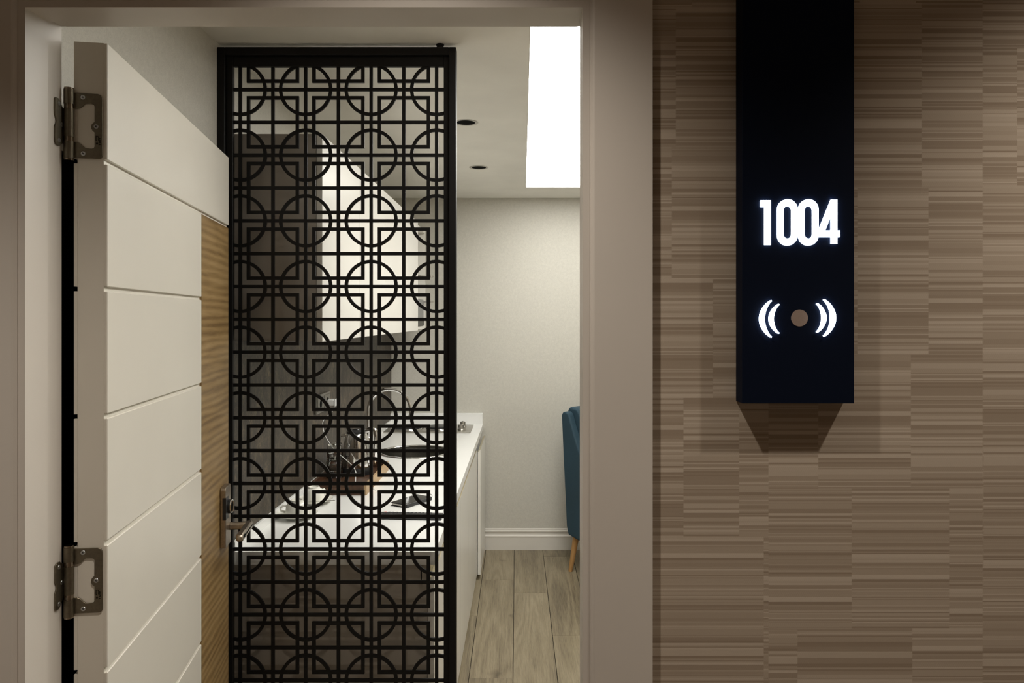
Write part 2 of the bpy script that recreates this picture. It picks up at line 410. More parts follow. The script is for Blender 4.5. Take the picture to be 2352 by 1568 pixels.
# lock and lever (outside face is y = 0, towards -y)
lk = dl('lock_plate', MB().prism([(0.83,1.012),(0.90,1.012),(0.90,1.175),(0.897,1.183),(0.89,1.188),(0.84,1.188),(0.833,1.185),(0.83,1.178)], 0.0, -0.016, lambda a, z, wv: (a, wv, z)), M['lockmetal'], bevel=0.003)
dl('black_insert', MB().box(0.829, 0.862, -0.0165, -0.007, 1.094, 1.158), M['black_plastic'], lk)
def ycyl(x, z, r, ya, yb, n=28): 
    return MB().prism([(r*math.cos(2*PI*k/n), r*math.sin(2*PI*k/n)) for k in range(n)], ya, yb, lambda a, b_, wv: (x+a, wv, z+b_))
smooth_by_angle(dl('cylinder_housing', ycyl(0.866, 1.126, 0.021, -0.015, -0.023), M['black_plastic'], lk))
smooth_by_angle(dl('cylinder_ring', ycyl(0.866, 1.126, 0.0195, -0.022, -0.0265), M['chrome'], lk))
smooth_by_angle(dl('cylinder_face', ycyl(0.866, 1.126, 0.0165, -0.0255, -0.0272), M['dark'], lk))
dl('thumb_turn', MB().box(0.8625, 0.8695, -0.031, -0.026, 1.111, 1.141), M['chrome'], lk, bevel=0.001)
lv = smooth_by_angle(dl('lever_handle', MB().prism([(0.886+0.009*math.cos(a), 1.062+0.0115*math.sin(a)) for a in [2*PI*k/20 for k in range(20)]], -0.014, -0.074, lambda a, z, wv: (a, wv, z))
    .prism([(0.897,1.050),(0.897,1.074),(0.76,1.0735),(0.752,1.069),(0.750,1.062),(0.752,1.055),(0.76,1.0505)], -0.060, -0.078, lambda a, z, wv: (a, wv, z)), M['lockmetal']))
lv.modifiers.new('edge', 'BEVEL').width = 0.003
dl('lever_slot', MB().box(0.765, 0.89, -0.0785, -0.0775, 1.060, 1.064).box(0.765, 0.785, -0.0787, -0.0775, 1.0575, 1.0665), M['dark'], lv)
# hinges
HS = 9.35e-5
leaf = [(570,150),(1000,158),(1050,178),(1074,220),(1080,260),(1080,1325),(1062,1365),(1025,1385),(575,1378),(575,1075),(640,1080),(700,1110),(750,1165),(790,1193),(890,1195),(928,1182),(940,1150),(940,885),(905,860),(884,815),(880,775),(890,735),(915,705),(940,690),(940,395),(928,365),(895,350),(800,345),(768,355),(735,395),(690,432),(640,448),(575,452)]
flf = [(180,245),(192,222),(215,213),(262,220),(290,255),(330,330),(400,420),(430,440),(430,1015),(345,1022),(315,1045),(290,1085),(255,1095),(215,1085),(185,1050),(180,740),(205,705),(215,650),(205,590),(180,540)]
def hinge(zc, flip, label):
    # barrel axis just in front of the hinge edge of the leaf; built in world axes, then carried into door space
    inv = (Matrix.Translation(A) @ Matrix.Rotation(ANG, 4, 'Z')).inverted()
    def W(mb):
        mb.v = [tuple(inv @ Vector(p)) for p in mb.v]; return mb
    bx, by = -0.7965, 1.2885
    A2 = A + Vector((-0.986, -0.166, 0))*DT          # inner corner of the hinge edge
    e = (A - A2).normalized(); nrm = Vector((0.1657, -0.986, 0))
    def on_edge(u, v, wv):
        p = A2 + e*u + nrm*wv; return (p.x, p.y, zc+v)
    lf = obj('hinge', W(MB().prism([((x-570)*HS, (765-y)*HS) for x, y in leaf], 0.0002, 0.0030, on_edge)), M['bronze'], door, local=True, bevel=0.0006, seg=1)
    lf['label'] = label
    def fl_(u, v, wv): return (OL-0.008+wv, 1.2615 + u, zc + v)
    s_ = -1 if flip else 1
    obj('frame_leaf', W(MB().prism([((x-180)*0.031/250, s_*(655-y)*HS) for x, y in flf], 0.0002, 0.0028, fl_)), M['bronze'], lf, local=True, bevel=0.0005, seg=1)
    b1 = MB()
    for z0, z1 in ((-0.060, -0.030), (-0.0215, 0.0275), (0.036, 0.0615)): b1.lathe([(0.0084, z0), (0.0084, z1)], (bx, by, zc), 20)
    smooth_by_angle(obj('barrel', W(b1), M['bronze'], lf, local=True))
    b2 = MB()
    for z0, z1, r in ((-0.063,-0.0602,0.0078), (-0.0298,-0.0217,0.0078), (0.0277,0.0358,0.0078), (0.0617,0.0645,0.0078)): b2.lathe([(r, z0), (r, z1)], (bx, by, zc), 20)
    smooth_by_angle(obj('bearing_ring', W(b2), M['bronze_hi'], lf, local=True))
    for x, y in ((740,235),(970,775),(745,1295)):
        p = [(0.0040*math.cos(2*PI*k/16), 0.0040*math.sin(2*PI*k/16)) for k in range(16)]
        u0, v0 = (x-570)*HS, (765-y)*HS
        sc = obj('screw', W(MB().prism([(u0+a, v0+b_) for a, b_ in p], 0.0026, 0.0040, on_edge)), M['screw'], lf, local=True, bevel=0.0004, seg=1)
        sl = MB()
        for ang in (0.5, 0.5+PI/2):
            c_, s2 = math.cos(ang), math.sin(ang)
            sl.prism([(u0+a*c_-b_*s2, v0+a*s2+b_*c_) for a, b_ in ((-0.002,-0.0004),(0.002,-0.0004),(0.002,0.0004),(-0.002,0.0004))], 0.0039, 0.0042, on_edge)
        obj('screw_slot', W(sl), M['dark'], lf, local=True)
    for x, y in ((262,310),(322,680),(262,992)):
        u0, v0 = (x-180)*0.031/250, s_*(655-y)*HS
        obj('screw', W(MB().prism([(u0+0.0038*math.cos(2*PI*k/16), v0+0.0038*math.sin(2*PI*k/16)) for k in range(16)], 0.0024, 0.0038, fl_)), M['screw'], lf, local=True, bevel=0.0004, seg=1)
    # stamped maker's mark: a half-round badge beside a row of upright letters, running up the leaf
    mk = MB()
    def bar(x0, y0, x1, y1, wd=5):
        dx, dy = x1-x0, y1-y0; L_ = math.hypot(dx, dy); nx, ny = -dy/L_*wd, dx/L_*wd
        mk.prism([((a-570)*HS, (765-b_)*HS) for a, b_ in ((x0+nx,y0+ny),(x1+nx,y1+ny),(x1-nx,y1-ny),(x0-nx,y0-ny))], 0.0029, 0.00325, on_edge)
    for s in ((968,955,968,1040),(968,955,1000,955),(1000,955,1012,975),(1012,975,1012,1040),(968,1040,985,1040),
              (975,1085,995,1085),(975,1110,995,1110),(975,1085,975,1110),(995,1085,995,1110),
              (1020,1135,1020,1095),(1020,1115,1045,1115),(1020,1080,1042,1080),(1042,1080,1042,1058),(1042,1058,1020,1058),
              (1020,1045,1045,1045),(1020,1045,1020,1022),(1020,1022,1045,1032),(1020,1010,1045,1000),(1045,1000,1020,988)):
        bar(*s)
    obj('stamped_mark', W(mk), M['dark'], lf, local=True)
hinge(2.0195, False, 'dull bronze hinge at the top of the door')
hinge(1.2165, True, 'dull bronze hinge at handle height')

# added black sheet on the left wall, fills the dark gap behind the door
bp = thing('dark_gap_sheet', 'tall black sheet added to fill the dark gap behind the open door', 'panel', (WL, 1.42, 0))
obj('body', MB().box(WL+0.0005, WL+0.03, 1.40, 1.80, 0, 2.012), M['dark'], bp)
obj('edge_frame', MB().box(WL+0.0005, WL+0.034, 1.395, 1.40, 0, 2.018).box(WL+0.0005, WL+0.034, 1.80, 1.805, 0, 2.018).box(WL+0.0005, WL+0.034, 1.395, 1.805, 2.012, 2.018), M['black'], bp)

# ------------------------------------------------------------------ black metal screen
SY = 2.335
sc = thing('metal_screen', 'black metal partition screen cut in a lattice of circles and squares', 'screen', (WL, SY, 0))
ZT = 2.535
def sbox(name, *a, mat='black', bevel=0.0015): return obj(name, MB().box(*a), M[mat], sc, bevel=bevel, seg=1)
sbox('frame_post', WL+0.0005, -0.940, SY-0.020, SY+0.020, 0, ZT)
sbox('frame_post', -0.232, -0.210, SY-0.020, SY+0.020, 0, ZT)
sbox('top_rail', -0.940, -0.232, SY-0.020, SY+0.020, ZT-0.025, ZT)
sbox('bottom_rail', -0.940, -0.232, SY-0.020, SY+0.020, 0, 0.03)
sbox('panel_edge', -0.940, -0.919, SY-0.008, SY+0.008, 0.03, ZT-0.025)
sbox('panel_edge', -0.250, -0.232, SY-0.008, SY+0.008, 0.03, ZT-0.025)
sbox('panel_edge', -0.919, -0.250, SY-0.008, SY+0.008, 2.478, ZT-0.025)
sbox('panel_edge', -0.919, -0.250, SY-0.008, SY+0.008, 0.03, 0.06)
LP = 0.2083; LX = [-0.898 + LP*k for k in range(4)]; LZ = [2.4065 - 0.2088*k for k in range(12)]
HB = 0.0053                                           # half bar width
zlo, zhi = 0.045, 2.49
for k in range(7):
    x = LX[0] + k*LP/2
    sbox('lattice_bar', x-HB, x+HB, SY-0.003, SY+0.003, zlo, zhi, bevel=0)
z = LZ[0]; k = 0
while z > 0.06:
    sbox('lattice_bar', -0.925, -0.245, SY-0.0031, SY+0.0031, z-HB, z+HB, bevel=0)
    k += 1; z = LZ[0] - k*0.1044
def ring_mb(a0, a1, n):
    mb = MB(); ri, ro, th = 0.0742, 0.0848, 0.0032
    full = abs(a1-a0-2*PI) < 1e-6
    m = n if full else n+1
    vs_ = []
    for i in range(m):
        a = a0 + (a1-a0)*i/n; c, s = math.cos(a), math.sin(a)
        vs_ += [(ri*c, -th, ri*s), (ro*c, -th, ro*s), (ro*c, th, ro*s), (ri*c, th, ri*s)]
    fs = []
    for i in range(n):
        j = (i+1) % m
        for q in range(4): fs.append((i*4+q, j*4+q, j*4+(q+1) % 4, i*4+(q+1) % 4))
    if not full: fs += [(0,1,2,3), (n*4, n*4+3, n*4+2, n*4+1)]
    return mb.add(vs_, fs)
def first_mesh(name, mb):
    me = bpy.data.meshes.new(name); me.from_pydata(mb.v, [], mb.f); fix(me); me.materials.append(M['black']); return me
cl = math.asin(0.027/0.0795)
m_full = first_mesh('ring', ring_mb(0, 2*PI, 48)); m_left = first_mesh('ring', ring_mb(-PI/2-cl, PI/2+cl, 30)); m_right = first_mesh('ring', ring_mb(PI/2-cl, 3*PI/2+cl, 30))
sq = MB(); h0, h1, th = 0.0778-HB, 0.0778+HB, 0.0033
for a in ((-h1,h1,-h1,-h0),(-h1,h1,h0,h1),(-h1,-h0,-h0,h0),(h0,h1,-h0,h0)): sq.box(a[0],a[1],-th,th,a[2],a[3])
m_sq = first_mesh('square', sq)
sq2 = MB()
for a in ((-h1,h1,-h1,-h0),(-h1,-h0,-h0,0.0),(h0,h1,-h0,0.0)): sq2.box(a[0],a[1],-th,th,a[2],a[3])
m_sqtop = first_mesh('square', sq2)
for r, z in enumerate(LZ):
    for c, x in enumerate(LX):
        if z - 0.085 < 0.03: continue
        o = bpy.data.objects.new('ring', m_left if c == 0 else m_right if c == 3 else m_full); COL.objects.link(o); o.parent = sc
        o.location = (x-WL, 0, z)
    for c in range(3):
        zz = z + 0.1044
        if zz - 0.09 < 0.04: continue
        o = bpy.data.objects.new('square', m_sqtop if r == 0 else m_sq); COL.objects.link(o); o.parent = sc
        o.location = (LX[c]+LP/2-WL, 0, zz)
smooth_by_angle(obj('fixing_bolt', MB().lathe([(0.011, 0), (0.011, CE-ZT-0.004), (0.0125, CE-ZT-0.004), (0.0125, CE-ZT)], (-0.262, SY, ZT), 16), M['black'], sc))

# ------------------------------------------------------------------ kitchen
KB, KN, KF = WL+0.013, 2.40, 5.30                     # back plane, near end, far end
ZC, TC = 0.915, 0.042                                 # worktop height and thickness
DX = -0.292                                           # outer face of base doors
bk = obj('backsplash', MB().box(WL+0.0005, WL+0.0125, KN, WB-0.001, ZC+0.0, 1.70), M['slate'])
tag(bk, 'dark mottled slate panel on the wall above the white worktop', 'backsplash')

ordw = ['first', 'second', 'third', 'fourth']
def panel_box(x0, x1, y0, y1, z0, z1, t=0.018, top=True, skip_near=False):
    mb = MB()
    mb.box(x0, x1, y0, y0+t, z0, z1); mb.box(x0, x1, y1-t, y1, z0, z1)
    mb.box(x0, x1, y0+t, y1-t, z0, z0+t); mb.box(x0, x0+0.008, y0+t, y1-t, z0+t, z1)
    if top: mb.box(x0+0.008, x1, y0+t, y1-t, z1-t, z1)
    return mb
# wall cabinets
UX, UZ0, UZ1 = -0.655, 1.606, 2.282
ub = [2.40, 2.95, 3.50, 4.05, 4.60, 5.11]
for i in range(5):
    y0, y1 = ub[i]+0.0006, ub[i+1]-0.0006
    lab = (f'white wall cabinet, {ordw[i]} from the metal screen' if i < 4 else 'open wall cabinet without its door at the far end of the row')
    c = thing('wall_cabinet', lab, 'cabinet', (WL, y0, UZ0), group='wall cabinets above the worktop')
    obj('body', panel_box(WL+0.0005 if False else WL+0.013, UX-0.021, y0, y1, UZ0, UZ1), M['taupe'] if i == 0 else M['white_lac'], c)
    if i < 4:
        obj('door', MB().box(UX-0.0195, UX, y0+0.001, y1-0.001, UZ0-0.004, UZ1), M['white_lac'], c, bevel=0.0008, seg=1)
    else:
        for zc in (1.968, 1.792):
            hg = obj('hinge', MB().box(UX-0.115, UX-0.045, y1-0.030, y1-0.0185, zc-0.008, zc+0.008).box(UX-0.10, UX-0.085, y1-0.030, y1-0.0185, zc-0.02, zc+0.02), M['inox'], c, bevel=0.002)
            obj('hinge_arm', MB().box(UX-0.05, UX+0.012, y1-0.036, y1-0.026, zc-0.006, zc+0.006), M['chrome'], hg, bevel=0.002)
            smooth_by_angle(obj('hinge_cup', MB().lathe([(0.017, -0.006), (0.017, 0.006)], (UX+0.022, y1-0.031, zc), 16), M['inox'], hg))
# extractor hood inside the open cabinet
hd = thing('cooker_hood', 'grey steel cooker hood set low inside the open wall cabinet', 'hood', (WL, 4.64, UZ0+0.019))
obj('body', MB().box(WL+0.03, UX-0.03, 4.63, 5.08, UZ0+0.019, UZ0+0.20), paint('hood_grey', (0.22,0.22,0.215), 0.35), hd, bevel=0.002)
obj('switch_strip', MB().box(UX-0.03, UX-0.022, 4.66, 5.05, UZ0+0.022, UZ0+0.07), M['black_plastic'], hd)
# base cabinets
bb = [2.42, 2.95, 3.45, 3.95, 4.70, 5.29]
ZD = 0.832
labs = ['near base cabinet with bare taupe end panel behind the metal screen', 'white handleless base cabinet below the cups and the phone',
        'white handleless base cabinet below the walnut tray', 'white base cabinet below the round sink', 'far base cabinet with its white front standing proud of the row']
for i in range(5):
    y0, y1 = bb[i]+0.0006, bb[i+1]-0.0006
    c = thing('base_cabinet', labs[i], 'cabinet', (KB, y0, 0), group='base cabinets under the worktop')
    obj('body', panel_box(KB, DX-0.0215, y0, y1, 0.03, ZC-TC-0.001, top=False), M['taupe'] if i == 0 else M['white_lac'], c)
    obj('plinth', MB().box(KB+0.03, DX-0.06, y0, y1, 0, 0.03), M['taupe'], c)
    dm = M['white_lac']
    rail = obj('grip_rail', MB().box(DX-0.040, DX-0.0215, y0, y1, ZD-0.03, ZD-0.026).box(DX-0.044, DX-0.040, y0, y1, ZD-0.03, ZC-TC-0.001), M['inox'] if i > 2 else M['cream'], c)
    if i < 4:
        d = obj('door', MB().prism([(DX-0.020,0.035),(DX,0.035),(DX,ZD),(DX-0.020,ZD-0.018)], y0+0.0012, y1-0.0012, lambda a, z_, wv: (a, wv, z_)), dm, c)
        obj('grip_edge', MB().prism([(DX-0.0198,ZD-0.0175),(DX-0.0005,ZD+0.0002),(DX-0.0005,ZD+0.0008),(DX-0.0198,ZD-0.0165)], y0+0.0012, y1-0.0012, lambda a, z_, wv: (a, wv, z_)), M['cream'], d)
    else:
        # hung at the far side, its near edge stands a few centimetres out
        t_ = 0.0; cs, sn = math.cos(t_), math.sin(t_); L_ = y1-y0
        def aj(a, z_, wv):
            q = wv - (y1-0.003); return (DX+0.005 + a*cs - q*sn*1.0, y1-0.003 + q*cs + a*sn, z_)
        d = obj('door', MB().prism([(0,0.035),(0.019,0.035),(0.019,ZD+0.006),(0,ZD-0.012)], y0+0.002, y1-0.003, aj), dm, c)
        obj('grip_edge', MB().prism([(0.0002,ZD-0.0115),(0.0185,ZD+0.0062),(0.0185,ZD+0.0068),(0.0002,ZD-0.0105)], y0+0.002, y1-0.003, aj), M['cream'], d)
# worktop with a round hole for the sink
SKX, SKY, SKR = -0.615, 4.20, 0.195
wt = thing('worktop', 'long white solid worktop with upstand running to the far wall', 'worktop', (KB, KN, ZC-TC))
CXF = -0.285
hb = MB(); n = 48
x0, x1, y0, y1 = SKX-0.25, SKX+0.25, SKY-0.25, SKY+0.25
mbw = MB()
mbw.box(KB, CXF, KN, y0, ZC-TC, ZC); mbw.box(KB, CXF, y1, WB-0.001, ZC-TC, ZC); mbw.box(KB, x0, y0, y1, ZC-TC, ZC); mbw.box(x1, CXF, y0, y1, ZC-TC, ZC)
vs_ = []; fs = []
for k in range(n):
    a = 2*PI*k/n; c, s = math.cos(a), math.sin(a); q = 0.25/max(abs(c), abs(s))
    vs_ += [(SKX+SKR*c, SKY+SKR*s, ZC), (SKX+q*c, SKY+q*s, ZC), (SKX+SKR*c, SKY+SKR*s, ZC-TC)]
for k in range(n):
    j = (k+1) % n; fs += [(k*3, k*3+1, j*3+1, j*3), (k*3, j*3, j*3+2, k*3+2)]
mbw.add(vs_, fs)
obj('slab', mbw, M['solid'], wt, recalc=False)
tag(obj('upstand', MB().box(KB, KB+0.012, KN, KF-0.0145, ZC+0.0002, ZC+0.032), M['solid'], bevel=0.001, seg=1), 'low white upstand strip along the foot of the slate backsplash', 'upstand')
tag(obj('upstand', MB().box(KB, CXF-0.002, KF-0.014, WB-0.001, ZC+0.0002, ZC+0.076), M['solid'], bevel=0.001, seg=1), 'white upstand behind the hob on the far wall', 'upstand')
# sink
sk = thing('round_sink', 'round steel sink bowl sunk in the worktop beside the tap', 'sink', (SKX, SKY, ZC-0.16))
smooth_by_angle(obj('bowl', MB().lathe([(0.03,-0.155),(0.14,-0.15),(0.175,-0.125),(0.187,-0.06),(0.190,0.0005)], (SKX,SKY,ZC), 48, cap=False), M['darkinox'], sk), 60)
smooth_by_angle(obj('rim', MB().lathe([(0.188,0.0005),(0.190,0.004),(0.205,0.0045),(0.212,0.002),(0.213,0.0003)], (SKX,SKY,ZC), 48, cap=False), M['chrome'], sk), 60)
smooth_by_angle(obj('drain', MB().lathe([(0.0302,-0.156),(0.031,-0.150),(0.025,-0.148)], (SKX,SKY,ZC), 24), M['chrome'], sk))
# tap
FX, FY = -0.885, 4.22
tp = thing('mixer_tap', 'chrome swan-neck tap arching over the round sink', 'tap', (FX, FY, ZC))
smooth_by_angle(obj('base', MB().lathe([(0.026,0),(0.026,0.006),(0.021,0.010),(0.021,0.075),(0.018,0.082),(0.012,0.084)], (FX,FY,ZC), 24), M['chrome'], tp))
R = 0.121; zc = ZC + 0.235
pts = [(FX,FY,ZC+0.08),(FX,FY,zc)] + [(FX+R-R*math.cos(a), FY, zc+R*math.sin(a)) for a in [PI*k/22 for k in range(1, 23)]] + [(FX+2*R, FY, zc-0.03)]
smooth_by_angle(obj('spout', MB().tube(pts, 0.0105, 14), M['chrome'], tp), 60)
smooth_by_angle(obj('nozzle', MB().lathe([(0.0125,-0.05),(0.0125,-0.028),(0.011,-0.026)], (FX+2*R,FY,zc), 20), M['chrome'], tp))
smooth_by_angle(obj('lever', MB().tube([(FX,FY-0.018,ZC+0.05),(FX,FY-0.045,ZC+0.055),(FX+0.01,FY-0.10,ZC+0.085)], [0.012,0.007,0.005], 12), M['chrome'], tp))
# hob
hb = thing('hob', 'stainless two-plate electric hob at the far end of the worktop', 'hob', (-0.63, 5.03, ZC))
obj('plate', MB().box(-0.925, -0.345, 4.865, 5.195, ZC+0.0002, ZC+0.011), M['inox'], hb, bevel=0.003)
for x, y, r in ((-0.785, 5.03, 0.098), (-0.572, 5.03, 0.080)):
    bu = smooth_by_angle(obj('burner', MB().lathe([(r,0.0113),(r,0.024),(r-0.006,0.0265),(0.012,0.0265)], (x,y,ZC), 36), M['black_plastic'], hb))
    smooth_by_angle(obj('burner_rim', MB().lathe([(r+0.014,0.0112),(r+0.012,0.016),(r+0.0005,0.018)], (x,y,ZC), 36, cap=False), M['chrome'], bu))
for y in (4.965, 5.10):
    kn = smooth_by_angle(obj('knob', MB().lathe([(0.026,0.0112),(0.024,0.016),(0.0205,0.018),(0.019,0.043),(0.017,0.045)], (-0.415,y,ZC), 24), M['inox'], hb))
    obj('pointer', MB().box(-0.4165,-0.4135,y-0.016,y+0.016,ZC+0.045,ZC+0.047), M['dark'], kn)

# ---- things on the worktop
ty0, ty1, tx0, tx1 = 3.165, 3.685, -0.930, -0.673
tray = thing('wooden_tray', 'dark walnut tray with slotted end holding kettle and glasses', 'tray', (tx0, ty0, ZC))
obj('base_board', MB().box(tx0+0.012, tx1-0.012, ty0+0.012, ty1-0.012, ZC+0.006, ZC+0.018), M['walnut'], tray)
for xs in ((tx0, tx0+0.012), (tx1-0.012, tx1)):
    sd = obj('side_rail', MB().box(xs[0], xs[1], ty0, ty1, ZC+0.0003, ZC+0.046), M['walnut_pale'] if xs[1] == tx1 else M['walnut'], tray, bevel=0.001, seg=1)  # right rail has a paler wood tone than the rest
for ys in ((ty0, ty0+0.012), (ty1-0.012, ty1)):
    mbt = MB(); xm = (tx0+tx1)/2
    a0, a1 = tx0+0.0122, tx1-0.0122
    mbt.box(a0, a1, ys[0], ys[1], ZC+0.0003, ZC+0.017); mbt.box(a0, xm-0.045, ys[0], ys[1], ZC+0.017, ZC+0.033); mbt.box(xm+0.045, a1, ys[0], ys[1], ZC+0.017, ZC+0.033); mbt.box(a0, a1, ys[0], ys[1], ZC+0.033, ZC+0.046)
    obj('end_rail', mbt, M['walnut'], tray)
ZTY = ZC + 0.0182
KX, KY = -0.798, 3.53
kt = thing('kettle', 'polished steel electric kettle with black lid and base on the tray', 'kettle', (KX, KY, ZTY))
smooth_by_angle(obj('base', MB().lathe([(0.072,0.0),(0.074,0.004),(0.074,0.016),(0.070,0.03),(0.069,0.034)], (KX,KY,ZTY), 36), M['black_plastic'], kt))
smooth_by_angle(obj('body', MB().lathe([(0.0688,0.0342),(0.068,0.09),(0.0635,0.13),(0.0565,0.165),(0.049,0.188),(0.046,0.193)], (KX,KY,ZTY), 36), M['chrome'], kt))
lid = smooth_by_angle(obj('lid', MB().lathe([(0.0462,0.1932),(0.046,0.203),(0.040,0.208),(0.022,0.210)], (KX,KY,ZTY), 32), M['black_plastic'], kt))
smooth_by_angle(obj('lid_knob', MB().lathe([(0.018,0.2102),(0.016,0.213),(0.008,0.214)], (KX,KY,ZTY), 20), M['black_gloss'], lid))
smooth_by_angle(obj('handle', MB().tube([(KX+0.045,KY-0.01,ZTY+0.205),(KX+0.075,KY-0.015,ZTY+0.216),(KX+0.093,KY-0.02,ZTY+0.208),(KX+0.098,KY-0.02,ZTY+0.18),(KX+0.094,KY-0.02,ZTY+0.11),(KX+0.086,KY-0.018,ZTY+0.05),(KX+0.066,KY-0.015,ZTY+0.04)], [0.010,0.013,0.013,0.012,0.011,0.010,0.009], 12), M['chrome'], kt), 60)
obj('spout', MB().prism([(-0.075,0.178),(-0.045,0.172),(-0.045,0.192),(-0.07,0.190)], -0.016, 0.016, lambda a, z_, wv: (KX+a, KY+wv, ZTY+z_)), M['chrome'], kt, bevel=0.004)
# upturned tumblers, one stacked on the other
GX, GY = -0.882, 3.45
def tumbler(label, z0):
    g = smooth_by_angle(obj('tumbler', MB().lathe([(0.0385,0.0),(0.0405,0.0),(0.0405,0.001),(0.033,0.090),(0.031,0.093),(0.006,0.093),(0.006,0.082),(0.0275,0.082),(0.0300,0.078),(0.0378,0.002)], (0,0,0), 28, cap=False), M['glass'], local=True), 35)
    bm = bmesh.new(); bm.from_mesh(g.data)
    bmesh.ops.holes_fill(bm, edges=[e for e in bm.edges if e.is_boundary], sides=40); bmesh.ops.recalc_face_normals(bm, faces=bm.faces[:]); bm.to_mesh(g.data); bm.free()
    g.location = (GX, GY, z0); tag(g, label, 'glass', 'upturned glasses on the tray'); return g
tumbler('clear tumbler standing upside down on the walnut tray', ZTY)
tumbler('clear tumbler stacked upside down on top of another tumbler', ZTY+0.0655)
# cups, saucers, spoons
def cup_set(x, y, hang, near):
    who = 'nearer' if near else 'farther'
    sa = smooth_by_angle(obj('saucer', MB().lathe([(0.03,0.0),(0.034,0.0),(0.036,0.004),(0.060,0.009),(0.077,0.017),(0.0775,0.0185),(0.058,0.012),(0.034,0.0075),(0.03,0.007)], (0,0,0), 40), M['porcelain'], local=True), 50)
    sa.location = (x, y, ZC+0.0003); tag(sa, f'white saucer under the upturned cup {who} to the metal screen', 'saucer', 'saucers on the worktop')
    cu = thing('teacup', f'white porcelain cup turned upside down, the one {who} to the metal screen', 'cup', (x, y, ZC+0.0105), group='upturned teacups')
    cu.rotation_euler = (0, 0, hang)
    smooth_by_angle(obj('body', MB().lathe([(0.0435,0.0),(0.0445,0.0005),(0.0435,0.012),(0.041,0.032),(0.035,0.045),(0.025,0.052),(0.0235,0.0525),(0.0225,0.058),(0.0195,0.058),(0.0185,0.053)], (0,0,0), 40), M['porcelain'], cu, local=True), 50)
    smooth_by_angle(obj('handle', MB().tube([(0.039,0,0.036),(0.052,0,0.037),(0.061,0,0.028),(0.058,0,0.017),(0.043,0,0.012)], 0.0042, 10), M['porcelain'], cu, local=True), 60)
    sp = thing('teaspoon', f'steel teaspoon lying on the saucer {who} to the metal screen', 'spoon', (x, y, ZC+0.0195), group='teaspoons on the saucers')
    sp.location = (x+0.015, y-0.058, ZC+0.0195); sp.rotation_euler = (0, 0.02, 0.12)
    smooth_by_angle(obj('handle', MB().tube([(0.0,0,0.0),(0.04,0,0.003),(0.085,0,0.0035)], [0.0016,0.0018,0.0028], 8), M['chrome'], sp, local=True))
    smooth_by_angle(obj('bowl', MB().lathe([(0.002,-0.002),(0.009,-0.0005),(0.011,0.0015),(0.009,0.0005),(0.002,-0.001)], (0,0,0), 16), M['chrome'], sp, local=True, loc=(-0.011,0,0.0005)))
cup_set(-0.865, 2.815, PI*1.06, True)
cup_set(-0.863, 3.035, PI*0.3, False)
sh = obj('sachet', MB().prism([(0,0),(0.004,0),(0.006,0.052),(0.002,0.052)], -0.006, 0.006, lambda a, z_, wv: (a, wv, z_)), M['brownpaper'], local=True, bevel=0.0006, seg=1)
sh.location = (-0.902, 2.925, ZC+0.0005); tag(sh, 'narrow brown sachet standing between the two white cups', 'sachet')
# phone in a flip case
ph = thing('phone', 'black phone in a closed leather flip case on the worktop', 'phone', (-0.459, 3.037, ZC+0.0003), math.atan2(0.141, 0.090))
def phl(name, mb, mat, **k): return obj(name, mb, mat, ph, local=True, **k)
phl('case_back', MB().box(-0.080, 0.080, -0.041, 0.041, 0, 0.003), M['black_plastic'], bevel=0.001)
phl('body', MB().box(-0.078, 0.076, -0.038, 0.039, 0.003, 0.0115), M['inox'], bevel=0.002)
phl('case_cover', MB().box(-0.080, 0.080, -0.041, 0.041, 0.0117, 0.0145), M['black_gloss'], bevel=0.001)
phl('case_spine', MB().box(-0.080, 0.080, -0.044, -0.0385, 0.0, 0.0145), M['black_plastic'], bevel=0.003)
# remote control
rm = thing('remote_control', 'long black remote control lying along the front of the worktop', 'remote', (-0.547, 2.815, ZC+0.0003), -0.075)
def rml(name, mb, mat, **k): return obj(name, mb, mat, rm, local=True, **k)
rml('body', MB().prism([(-0.026,0),(0.024,0),(0.026,0.008),(0.020,0.017),(-0.020,0.017),(-0.028,0.009)], 0, 0.243, lambda a, z_, wv: (wv, a, z_)), M['black_plastic'], bevel=0.002)
km = {}
for i in range(13):
    for j in range(3):
        mt = 'red' if (i, j) in ((0,2),(5,0)) else 'green' if (i, j) == (5,1) else 'key'
        k = rml('key', MB().box(0.014+i*0.0148, 0.0235+i*0.0148, -0.0145+j*0.0105, -0.0075+j*0.0105, 0.017, 0.0195), M[mt], bevel=0.0008, seg=1)
# socket, charger, cable
SKT = WL + 0.0125
so = thing('wall_socket', 'grey double socket plate on the slate backsplash', 'socket', (SKT, 3.36, 1.237))
obj('plate', MB().box(SKT+0.0003, SKT+0.010, 3.36, 3.60, 1.236, 1.322), M['socket'], so, bevel=0.002)
for y0 in (3.372, 3.492):
    md = obj('module', MB().box(SKT+0.010, SKT+0.013, y0, y0+0.096, 1.246, 1.312), M['socket'], so, bevel=0.001, seg=1)
    smooth_by_angle(obj('socket_hole', MB().prism([(0.019*math.cos(2*PI*k/24), 0.019*math.sin(2*PI*k/24)) for k in range(24)], 0.0131, 0.0134, lambda a, b_, wv: (SKT+wv, y0+0.048+a, 1.279+b_)), M['dark'], md))
ch = thing('charger', 'small white phone charger plugged into the wall socket', 'charger', (SKT+0.0135, 3.54, 1.279))
obj('body', MB().box(SKT+0.0136, SKT+0.048, 3.522, 3.558, 1.258, 1.288), M['plastic_white'], ch, bevel=0.005)
obj('cap', MB().box(SKT+0.048, SKT+0.056, 3.520, 3.560, 1.256, 1.290), M['plastic_white'], ch, bevel=0.003)
